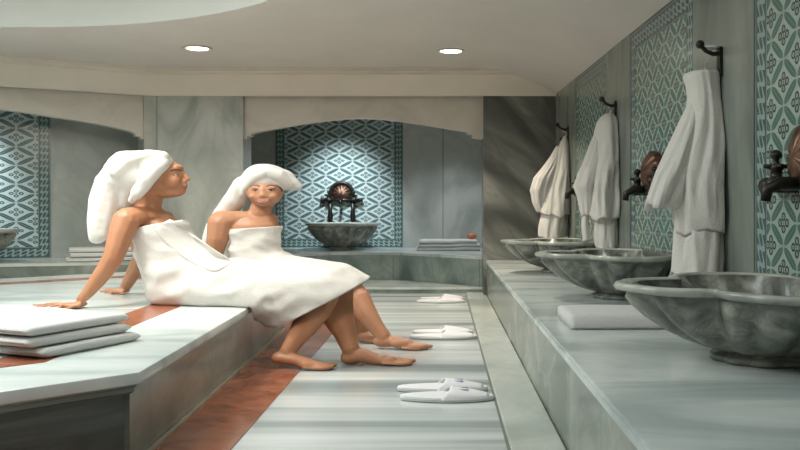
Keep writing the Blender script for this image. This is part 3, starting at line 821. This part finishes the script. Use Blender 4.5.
def ring_loft(name, rings, mat, parent, ncs=64, sub=7, amp=.02, nf=7, seed=0, floor=None, label=None, sx=2.3):
    """cloth wrapped round the body: rings = (back px, py, front px, py, Y, half depth m)"""
    def cr(p0, p1, p2, p3, t): return .5*((2*p1)+(-p0+p2)*t+(2*p0-5*p1+4*p2-p3)*t*t+(-p0+3*p1-3*p2+p3)*t**3)
    n_ = len(rings); dense = []
    for i in range(n_-1):
        q_ = [rings[max(0, min(n_-1, i+k))] for k in (-1, 0, 1, 2)]
        for j in range(sub): dense.append([cr(q_[0][c], q_[1][c], q_[2][c], q_[3][c], j/sub) for c in range(6)])
    dense.append(list(rings[-1])); bm = bmesh.new(); vs = []
    for ri, (ax, ay, bx, by, Y, hd) in enumerate(dense):
        a_ = P(ax, ay, Y); b_ = P(bx, by, Y); c_ = (a_+b_)/2; u = (a_-b_)/2; row = []
        fr = ri/(len(dense)-1)
        for k in range(ncs):
            th = 2*pi*k/ncs; cc, ss = cos(th), sin(th)
            e = 2/sx; cu = abs(cc)**e*(1 if cc > 0 else -1); su = abs(ss)**e*(1 if ss > 0 else -1)
            w = amp*(.25+fr)*(sin(th*nf+seed+fr*9)*.5+sin(th*3-fr*14+seed)*.5)
            p = c_+u*cu*(1+w)+Vector((0, 1, 0))*hd*su*(1+w)
            q3 = p*7+Vector((seed, 0, 0)); rg = 1-2*abs(noise.noise(Vector((p.x*2.4+p.z*3.2+seed, p.y*3, p.z*7-p.x*3.5))))
            rg2 = 1-2*abs(noise.noise(Vector((p.x*5-p.z*4, p.y*4+seed, p.z*11+p.x*6))))
            d = noise.noise(Vector((q3.x*.6, q3.y, q3.z*1.6)))*.014+rg*.020+rg2*.010
            p += (p-c_).normalized()*d
            if floor: floor(p)
            row.append(bm.verts.new(p))
        vs.append(row)
    for i in range(len(vs)-1):
        for k in range(ncs): bm.faces.new((vs[i][k], vs[i][(k+1) % ncs], vs[i+1][(k+1) % ncs], vs[i+1][k]))
    for row, g in ((vs[0], 1), (vs[-1], -1)):        # turned-in edges
        c_ = sum((v.co for v in row), Vector())/ncs; nx_ = vs[1] if g > 0 else vs[-2]; c2 = sum((v.co for v in nx_), Vector())/ncs
        inn = [bm.verts.new(c_+(v.co-c_)*.94+(c2-c_)*1.2) for v in row]
        for k in range(ncs): bm.faces.new((row[k], row[(k+1) % ncs], inn[(k+1) % ncs], inn[k]))
    o = link(name, bm, mat, smooth=True, label=label); keep(o, parent); return o
def on_platform(co, eps=.004):
    edge = plx(co.y)
    if co.x < edge+.02 and co.z < PT+eps and co.z > PT-.25: co.z = PT+eps
# ---- woman in front (profile)
w1 = thing('person', 'woman in white towel and turban leaning back on her arm, face in profile', 'person', (plx(5.8)-.5, 5.8, PT))
bm = bmesh.new()
# head
ball(bm, 153, 175, 5.82, 24, 20, .105); ball(bm, 165, 173, 5.82, 16.5, 14, .088); ball(bm, 164, 182, 5.82, 16, 12, .078)
limb(bm, [(150, 190, 5.80, 9, 6), (166, 193.5, 5.81, 9, 5.2), (178, 192, 5.82, 6.5, 4.6)], dk=1.5)
ball(bm, 181.5, 191, 5.82, 4.6, 3.8, .026); ball(bm, 180, 185, 5.82, 6.5, 6.5, .042)
limb(bm, [(180, 170.5, 5.82, 4, 3), (184.5, 175.5, 5.82, 3.0, 2.3), (188.0, 179, 5.82, 3.0, 2.2)], dk=.95)
ball(bm, 184.8, 180.6, 5.82, 3.2, 1.9, .020); ball(bm, 184.4, 185.3, 5.82, 3.6, 1.6, .024); ball(bm, 184.0, 188.3, 5.82, 3.4, 1.5, .022)
ball(bm, 171, 181, 5.78, 10, 7.5, .05); ball(bm, 177, 168.5, 5.82, 6.5, 4.5, .06); ball(bm, 180.5, 174.5, 5.82, 3.5, 6, .04)
# neck and shoulders
limb(bm, [(150, 190, 5.83, 14, 12), (149, 203, 5.83, 13.5, 11), (147, 214, 5.82, 15, 11)])
limb(bm, [(129, 219, 5.66, 16, 12), (140, 216, 5.76, 17, 10), (150, 216, 5.85, 17, 10), (163, 218, 5.98, 11, 8)], dk=1.1)
ball(bm, 150, 231, 5.84, 27, 17, .16); ball(bm, 160, 226, 5.84, 20, 12, .15)
limb(bm, [(134, 212, 5.70, 5, 4), (152, 216, 5.72, 5, 3.4), (165, 219, 5.84, 5, 3.0)])
limb(bm, [(152, 240, 5.84, 24, 18), (170, 268, 5.84, 26, 18), (192, 284, 5.84, 30, 17)], dk=1.25)
# near arm
limb(bm, [(126, 221, 5.62, 14.5, 12.5), (121, 234, 5.59, 13, 12), (117, 247, 5.56, 11.5, 11), (113, 258, 5.54, 10.5, 10), (106, 269, 5.53, 9.5, 8.8), (97, 281, 5.52, 8.3, 7.6), (88, 293, 5.50, 6.5, 5.5), (82, 299, 5.49, 6.0, 4.2)])
hand(bm, (74, 5.50, .045, .045), [(33, 5.60), (37, 5.52), (45, 5.44), (57, 5.38)], (66, 5.36), PT)
# far arm
limb(bm, [(160, 222, 6.00, 10, 9), (152, 240, 6.15, 9.5, 9), (141, 259, 6.28, 8.5, 8.5), (133, 274, 6.36, 7.5, 7), (126, 286, 6.42, 5.8, 5)])
hand(bm, (120, 6.44, .04, .045), [(100, 6.56), (101, 6.48), (105, 6.41), (111, 6.35)], (124, 6.33), PT)
# thighs, shins and feet
limb(bm, [(190, 286, 5.76, 20, 14), (260, 286, 5.72, 19, 13), (318, 292, 5.66, 16, 11), (325, 296, 5.64, 14, 11)])
limb(bm, [(190, 284, 5.94, 20, 14), (270, 284, 5.86, 19, 13), (335, 289, 5.80, 15, 11)])
limb(bm, [(326, 296, 5.64, 14, 11), (316, 311, 5.61, 16, 12), (305, 326, 5.58, 14.5, 11), (295, 340, 5.56, 10, 9), (288, 351, 5.54, 8.5, 8)])
limb(bm, [(280, 358, 5.53, 9, 6.5), (293, 359.5, 5.51, 10, 6), (308, 363, 5.49, 10, 4.6), (322, 366.5, 5.47, 9, 3.4)], dk=1.3)
ball(bm, 322, 366.6, 5.49, 13, 3.4, .062); ball(bm, 308, 364.1, 5.49, 12, 5, .048); toes(bm, 334, 5.445, 5.54, .005, big=4)
limb(bm, [(340, 289, 5.79, 15, 11), (337, 302, 5.77, 17, 12), (338, 317, 5.73, 17, 12), (345, 333, 5.70, 12, 10), (350, 347, 5.67, 9.5, 9)])
limb(bm, [(349, 357.5, 5.68, 9, 7), (360, 355, 5.67, 10.5, 7.5), (376, 359.8, 5.66, 11, 5.4), (394, 363.2, 5.64, 11, 3.4), (403, 364.6, 5.64, 8, 2.8)], dk=1.25)
ball(bm, 400, 362.8, 5.65, 13, 3.4, .062); ball(bm, 386, 360.3, 5.65, 12, 5, .048); toes(bm, 413, 5.60, 5.70, .005, big=4)
def w1floor(co):
    if co.z < .0055: co.z = .0055
    if co.x < plx(co.y)+.02 and PT-.12 < co.z < PT+.003: co.z = PT+.003
body1 = fuse('body', bm, M['skin'], .0085, w1, 3, floor=w1floor)
# face details
decal('lips', body1, [(182, 186.3, (2.2, .9)), (184.5, 185.8, (2.2, .9)), (186.0, 186.2, (1.6, .9)), (184.4, 187.6, (2.2, .9))], 1, M['lip'], w1)
e1 = decal('eye', body1, [(176.3, 175.3, (2.4, .8))], 1, M['eye'], w1)
decal('iris', body1, [(177.2, 175.2, (1.7, 1.0)), (176, 174.4, (3.6, .65)), (173.2, 175.0, (1.4, .5))], 1, M['iris'], e1)
e1c = bpy.data.objects['iris']; e1c.matrix_parent_inverse = Matrix.Identity(4); e1c.parent = e1; e1c.location = (0, 0, 0); 
decal('eyebrow', body1, [(170.5+k*1.3, 170.6-sin(k/9*pi)*1.6+k*.12, (1.3, .65)) for k in range(9)], 1, M['hair'], w1)
# turban
bm = bmesh.new()
ball(bm, 138, 172, 5.84, 29, 22, .165); ball(bm, 150, 164.5, 5.83, 21.5, 14.5, .15); ball(bm, 122, 175, 5.86, 17, 19, .14); limb(bm, [(132, 178, 5.86, 14, 14), (131, 190, 5.86, 11, 11), (126, 202, 5.88, 8, 8)], dk=1.3)
limb(bm, [(170, 161.5, 5.80, 4, 3), (163, 163, 5.74, 7, 7), (155, 170, 5.69, 8, 8), (147, 180, 5.66, 8, 8), (138, 192, 5.66, 7, 7), (132, 200, 5.69, 4, 4)], dk=1.0)
limb(bm, [(170, 161, 5.84, 4.5, 3), (162, 156, 5.74, 7, 5), (148, 154.5, 5.72, 8, 5), (130, 160, 5.69, 9, 6), (116, 172, 5.70, 8, 7)], dk=1.1)
limb(bm, [(128, 168, 5.86, 22, 18), (114, 184, 5.88, 19, 16), (107, 200, 5.88, 17.5, 15), (103, 218, 5.86, 15.5, 12), (100, 232, 5.84, 12.5, 8), (97, 239, 5.84, 9, 5)], dk=1.15)
fuse('turban', bm, M['towel_warm'], .011, w1, 5, wr=.0045, wscale=9, label='white towel wrapped round the head, end hanging down the back')
# hair edge at temple
bm = bmesh.new(); limb(bm, [(171.0, 163.2, 5.80, 1.6, 1.2), (166, 170, 5.765, 1.6, 1.6), (158, 181, 5.755, 1.6, 2), (150, 189, 5.765, 2, 2)], dk=.8); o = link('hair', bm, M['hair'], smooth=True); keep(o, w1)
# towel wrap
def fl1(p):
    on_platform(p)
g1 = ring_loft('towel_wrap', [(135, 229, 183, 220, 5.83, .175), (138, 247, 190, 236, 5.83, .18), (143, 265, 200, 249, 5.83, .185), (149, 284, 214, 258, 5.82, .20), (159, 304, 238, 260, 5.80, .215), (196, 309, 266, 262, 5.78, .22), (228, 309, 292, 265, 5.75, .235), (252, 314, 318, 267, 5.73, .245), (266, 320, 344, 269, 5.72, .25), (277, 327, 366, 281, 5.72, .25)], M['towel_warm'], w1, seed=2, floor=fl1, amp=.03, label='white bath towel wrapped round the body to the knees')
# folded-over edge running down the front
bm = bmesh.new(); pts_ = [(160, 224), (170, 232), (180, 241), (192, 250), (204, 258), (216, 264), (226, 268)]; rows = []
for i, (x, y) in enumerate(pts_):
    w_ = 10+2.5*sin(i/6*pi); rows.append([])
    for j in range(9):
        f = j/8-.5; h, nn = surf_at(g1, x+f*w_*1.9, y-f*w_*1.15)
        if h is None: h = P(x+f*w_*1.9, y-f*w_*1.15, 5.66)
        lift = .020*(1-(2*f)**6)-.004
        rows[-1].append((h, lift))
vt = [[bm.verts.new(h+Vector((0, -l, l*.25))) for h, l in r_] for r_ in rows]; vb = [[bm.verts.new(h+Vector((0, .04, 0))) for h, l in r_] for r_ in rows]
for i in range(len(vt)-1):
    for j in range(8):
        bm.faces.new((vt[i][j], vt[i][j+1], vt[i+1][j+1], vt[i+1][j])); bm.faces.new((vb[i][j+1], vb[i][j], vb[i+1][j], vb[i+1][j+1]))
for i in range(len(vt)-1):
    for j in (0, 8): bm.faces.new((vt[i][j], vt[i+1][j], vb[i+1][j], vb[i][j]))
for i in (0, len(vt)-1):
    for j in range(8): bm.faces.new((vt[i][j], vt[i][j+1], vb[i][j+1], vb[i][j]))
o = link('towel_flap', bm, M['towel_warm'], smooth=True); keep(o, w1)
sm = o.modifiers.new('s', 'SUBSURF'); sm.levels = 1; sm.render_levels = 2
# ---- woman behind (facing the camera)
w2 = thing('person', 'smiling woman in white towel and turban facing the camera, seated behind the other woman', 'person', (plx(6.6)-.4, 6.65, PT))
bm = bmesh.new(); Y2 = 6.62
ball(bm, 265, 188, Y2+.02, 19.5, 19, .115); ball(bm, 264, 192, Y2-.04, 18, 12.5, .085); ball(bm, 263.5, 197, Y2-.05, 13.5, 8.5, .075)
ball(bm, 263, 203, Y2-.085, 6.5, 3.6, .03)
for sx_ in (-1, 1): ball(bm, 263.3+sx_*8.8, 196.3, Y2-.085, 5.4, 3.8, .035); ball(bm, 263.3+sx_*7.5, 187.5, Y2-.10, 5.5, 1.7, .020)
limb(bm, [(263, 189, Y2-.115, 2.3, 2), (262.5, 193, Y2-.120, 2.6, 1.8), (262.2, 195.6, Y2-.128, 3.0, 1.9)], dk=.9)
for sx_ in (-1, 1): ball(bm, 262.3+sx_*3, 196.4, Y2-.118, 2, 1.4, .014)
ball(bm, 263, 200.8, Y2-.105, 7, 2.6, .022)
limb(bm, [(263, 202, Y2+.03, 11, 9), (260, 212, Y2+.04, 12, 9)])
limb(bm, [(222, 221, Y2, 13, 11), (234, 219, Y2+.02, 14, 8.5), (250, 218, Y2+.03, 15, 7), (264, 219, Y2+.04, 12, 7), (271, 222, Y2+.06, 7, 7)], dk=1.1)
ball(bm, 252, 228, Y2+.05, 25, 14, .13); limb(bm, [(254, 232, Y2+.06, 20, 14), (252, 255, Y2+.06, 20, 14), (255, 272, Y2+.08, 26, 14)])
limb(bm, [(220, 223, Y2-.02, 13, 11), (218, 238, Y2-.03, 11.5, 10), (213, 255, Y2, 10, 9), (206, 268, Y2, 8.5, 8), (198, 280, Y2, 6, 5)])
hand(bm, (192, Y2-.03, .04, .045), [(172, Y2+.08), (172, Y2+.0), (175, Y2-.07), (180, Y2-.13)], (196, Y2-.15), PT)
limb(bm, [(272, 221, Y2+.1, 7, 8), (268, 240, Y2+.2, 7.5, 8), (262, 262, Y2+.24, 6.5, 7), (258, 275, Y2+.24, 5, 5)])
hand(bm, (252, Y2+.26, .035, .04), [(236, Y2+.36), (236, Y2+.3), (238, Y2+.23), (243, Y2+.17)], (256, Y2+.14), PT)
limb(bm, [(258, 276, Y2-.02, 20, 11), (310, 278, 6.53, 17, 10), (350, 285, 6.45, 12, 9)])
limb(bm, [(258, 276, Y2+.12, 20, 11), (310, 278, 6.66, 17, 10), (350, 285, 6.60, 11, 8)])
limb(bm, [(350, 286, 6.44, 12, 9), (357, 298, 6.39, 14, 11), (366, 313, 6.36, 11.5, 10), (376, 327, 6.33, 8.5, 8), (383, 336, 6.31, 8, 7)])
limb(bm, [(381, 341.5, 6.31, 8.5, 5.5), (393, 341, 6.30, 9, 5.5), (407, 344, 6.28, 10, 4), (420, 346.5, 6.27, 8, 2.6)], dk=1.25)
ball(bm, 416, 345.8, 6.26, 13, 3.4, .062); ball(bm, 402, 343.3, 6.26, 12, 5, .048); toes(bm, 430, 6.21, 6.31, .005, big=4)
limb(bm, [(351, 286, 6.60, 11, 8), (356, 300, 6.62, 12, 10), (360, 318, 6.62, 9, 8), (362, 331, 6.62, 7, 7)])
limb(bm, [(362, 336, 6.61, 7.5, 5), (372, 338, 6.6, 8, 4), (384, 340.5, 6.58, 7, 2.6)], dk=1.2)
ball(bm, 380, 340.2, 6.58, 13, 3.4, .062); ball(bm, 366, 337.7, 6.58, 12, 5, .048); toes(bm, 392, 6.54, 6.63, .005, big=4)
body2 = fuse('body', bm, M['skin2'], .0085, w2, 3, floor=w1floor)
decal('lips', body2, [(263+k*1.5, 201.6-abs(k)**1.6*.22, (1.5, .8)) for k in (-4, -3, -2, -1, 0, 1, 2, 3, 4)]+[(263+k*1.5, 203.0-abs(k)**1.6*.22, (1.5, .7)) for k in (-3, -2, -1, 0, 1, 2, 3)], 1, M['lip'], w2)
decal('teeth', body2, [(263+k*1.4, 202.1-abs(k)**1.6*.2, (1.3, .75)) for k in (-3, -2, -1, 0, 1, 2, 3)], 1, M['teeth'], w2)
for cx_ in (255.5, 271):
    e_ = decal('eye', body2, [(cx_, 190.2, (2.7, .95))], 1, M['eye'], w2)
    ir = decal('iris', body2, [(cx_, 190.2, (1.5, 1.1)), (cx_-2, 189.5, (1.7, .65)), (cx_+2, 189.5, (1.7, .65)), (cx_, 189.0, (2.0, .65))], 1, M['iris'], w2)
    ir.parent = e_; ir.matrix_parent_inverse = Matrix.Identity(4)
    decal('eyebrow', body2, [(cx_-4+k*1.15, 186.4-sin(k/7*pi)*1.0, (1.2, .65)) for k in range(8)], 1, M['hair'], w2)
bm = bmesh.new()
ball(bm, 265, 179, Y2+.04, 24, 15.5, .15); ball(bm, 280, 180, Y2+.03, 16, 11, .12); ball(bm, 291, 184, Y2+.02, 9, 6.5, .08); ball(bm, 297.5, 187, Y2+.02, 4.5, 3.5, .05)
limb(bm, [(243.5, 193, Y2-.02, 3.5, 4), (247, 184.5, Y2-.06, 5.5, 5.5), (256, 176, Y2-.085, 8, 6), (267, 171.5, Y2-.09, 9, 5.5), (279, 175, Y2-.08, 8, 6), (288, 183.5, Y2-.05, 6, 4.5)], dk=1.0)
limb(bm, [(242, 186, Y2+.04, 10, 10), (236, 198, Y2+.08, 11, 11), (226, 212, Y2+.16, 11, 11), (216, 228, Y2+.2, 11, 10), (210, 243, Y2+.2, 9, 8)], dk=1.1)
fuse('turban', bm, M['towel_warm'], .011, w2, 5, wr=.004, wscale=9, label='white towel wrapped round the head, end behind the shoulder')
bm = bmesh.new(); limb(bm, [(262, 182.6, Y2-.070, 2, 1.2), (270, 182.4, Y2-.074, 3, 1.6), (277, 185.5, Y2-.06, 2.4, 2), (281, 190.5, Y2-.035, 1.5, 2.5)], dk=1.0)
o = link('hair', bm, M['hair'], smooth=True); keep(o, w2)
ring_loft('towel_wrap', [(230, 229, 279, 226, Y2+.06, .155), (231, 240, 279, 237, Y2+.06, .16), (230, 252, 279, 247, Y2+.06, .165), (232, 268, 284, 253, Y2+.06, .18), (242, 283, 300, 257, Y2+.03, .20), (270, 287, 322, 262, 6.58, .20), (300, 291, 347, 266, 6.55, .215), (318, 296, 367, 279, 6.53, .22)], M['towel_warm'], w2, seed=5, floor=fl1, amp=.03, label='white bath towel wrapped under the arms')
# ------------------------------------------------------------------ lamps
def downlight(label, x, y, vis=True, e=60, warm=(1, .88, .72)):
    t_ = thing('ceiling_light', label, 'lamp', (x, y, CZ), 'round recessed ceiling lights')
    bm = bmesh.new(); lathe(bm, [(.105, -.001), (.145, -.002), (.148, -.010), (.13, -.016), (.112, -.010), (.108, -.004)], 40); link('frame', bm, M['cornice'], t_, smooth=True)
    bm = bmesh.new(); lathe(bm, [(.02, -.002), (.108, -.002), (.108, -.008), (.02, -.009)], 32); link('diffuser', bm, M['lamp'], t_)
    lamp(x, y, CZ-.04, e, warm)
def lamp(x, y, z, e, col, size=.10, ang=120, tgt=None, blend=.8):
    ld = bpy.data.lights.new('spot', 'SPOT'); ld.energy = e; ld.color = col; ld.shadow_soft_size = size; ld.spot_size = radians(ang); ld.spot_blend = blend
    lo = bpy.data.objects.new('lamp_beam', ld); COL.objects.link(lo); lo.location = (x, y, z)
    if tgt is not None: lo.rotation_euler = (Vector(tgt)-Vector((x, y, z))).to_track_quat('-Z', 'Y').to_euler()
downlight('round recessed ceiling light at left, above the turbaned women', fx(197.5, 8.6), 8.6, e=170)
downlight('round recessed ceiling light at right, nearer the dark pier', fx(451, 8.75), 8.75, e=190)
for (x, y, e) in ((1.15, 4.0, 105), (1.12, 6.4, 105), (1.0, 8.8, 95)): lamp(x, y, CZ-.03, e, (1, .95, .87), .10, 125)
lamp(-.1, 6.4, CZ-.03, 90, (1, .94, .86), .12, 110)
# niche spots
lamp(fx(341, 12), 11.7, 2.62, 330, (.86, .95, 1), .10, 62, (fx(341, 13.1), 13.15, .95), 1)
nl = LW+LD*(t0+.95)-LN*.55; nt = LW+LD*(t0+.95)+LN*.05
lamp(nl.x, nl.y, 2.55, 240, (.86, .95, 1), .10, 66, (nt.x, nt.y, .95), 1)
lamp(.15, 12.0, 2.6, 110, (.9, .95, 1), .1, 110)
# key beam on the women from a ceiling spotlight
lamp(-.2, 3.4, CZ-.03, 150, (1, .88, .73), .10, 80, (-1.7, 6.0, .7), .8)
lamp(-2.5, 4.9, CZ+.25, 170, (1, .90, .77), .12, 70, (-2.0, 6.0, .6), .9)
lamp(-3.9, 3.6, CZ+.4, 120, (1, .95, .88), .4, 120)
def area(x, y, z, sx_, sy_, e, col, rot=(0, 0, 0)):
    ld = bpy.data.lights.new('fill', 'AREA'); ld.shape = 'RECTANGLE'; ld.size = sx_; ld.size_y = sy_; ld.energy = e; ld.color = col
    lo = bpy.data.objects.new('fill_light', ld); COL.objects.link(lo); lo.location = (x, y, z); lo.rotation_euler = rot
area(-3.7, 4.35, CZ+.7, 3.6, 3.6, 260, (.93, 1, .97))  # unseen soft fill added inside the dome to lift the whole room
area(-.2, 1.6, CZ-.06, 2.4, 2.2, 20, (.97, .98, 1))  # unseen fill panel added under the ceiling near the camera, no fixture there
w = bpy.data.worlds.new('world'); S.world = w; w.use_nodes = True
w.node_tree.nodes['Background'].inputs[0].default_value = (.62, .68, .66, 1); w.node_tree.nodes['Background'].inputs[1].default_value = .2
# ------------------------------------------------------------------ camera and view
cd = bpy.data.cameras.new('camera'); cam = bpy.data.objects.new('camera', cd); COL.objects.link(cam)
cam.location = (0, 0, CH); cam.rotation_euler = (pi/2, 0, 0)
cd.sensor_width = 36; cd.lens = F/800*36; cd.shift_x = -(VX-400)/800; cd.shift_y = -(225-VY)/800; cd.clip_start = .05; cd.clip_end = 100
S.camera = cam
S.view_settings.view_transform = 'Standard'; S.view_settings.look = 'None'; S.view_settings.gamma = 1; S.view_settings.use_curve_mapping = False
S.view_settings.exposure = 0.06
S.cycles.use_denoising = True
S.cycles.max_bounces = 6
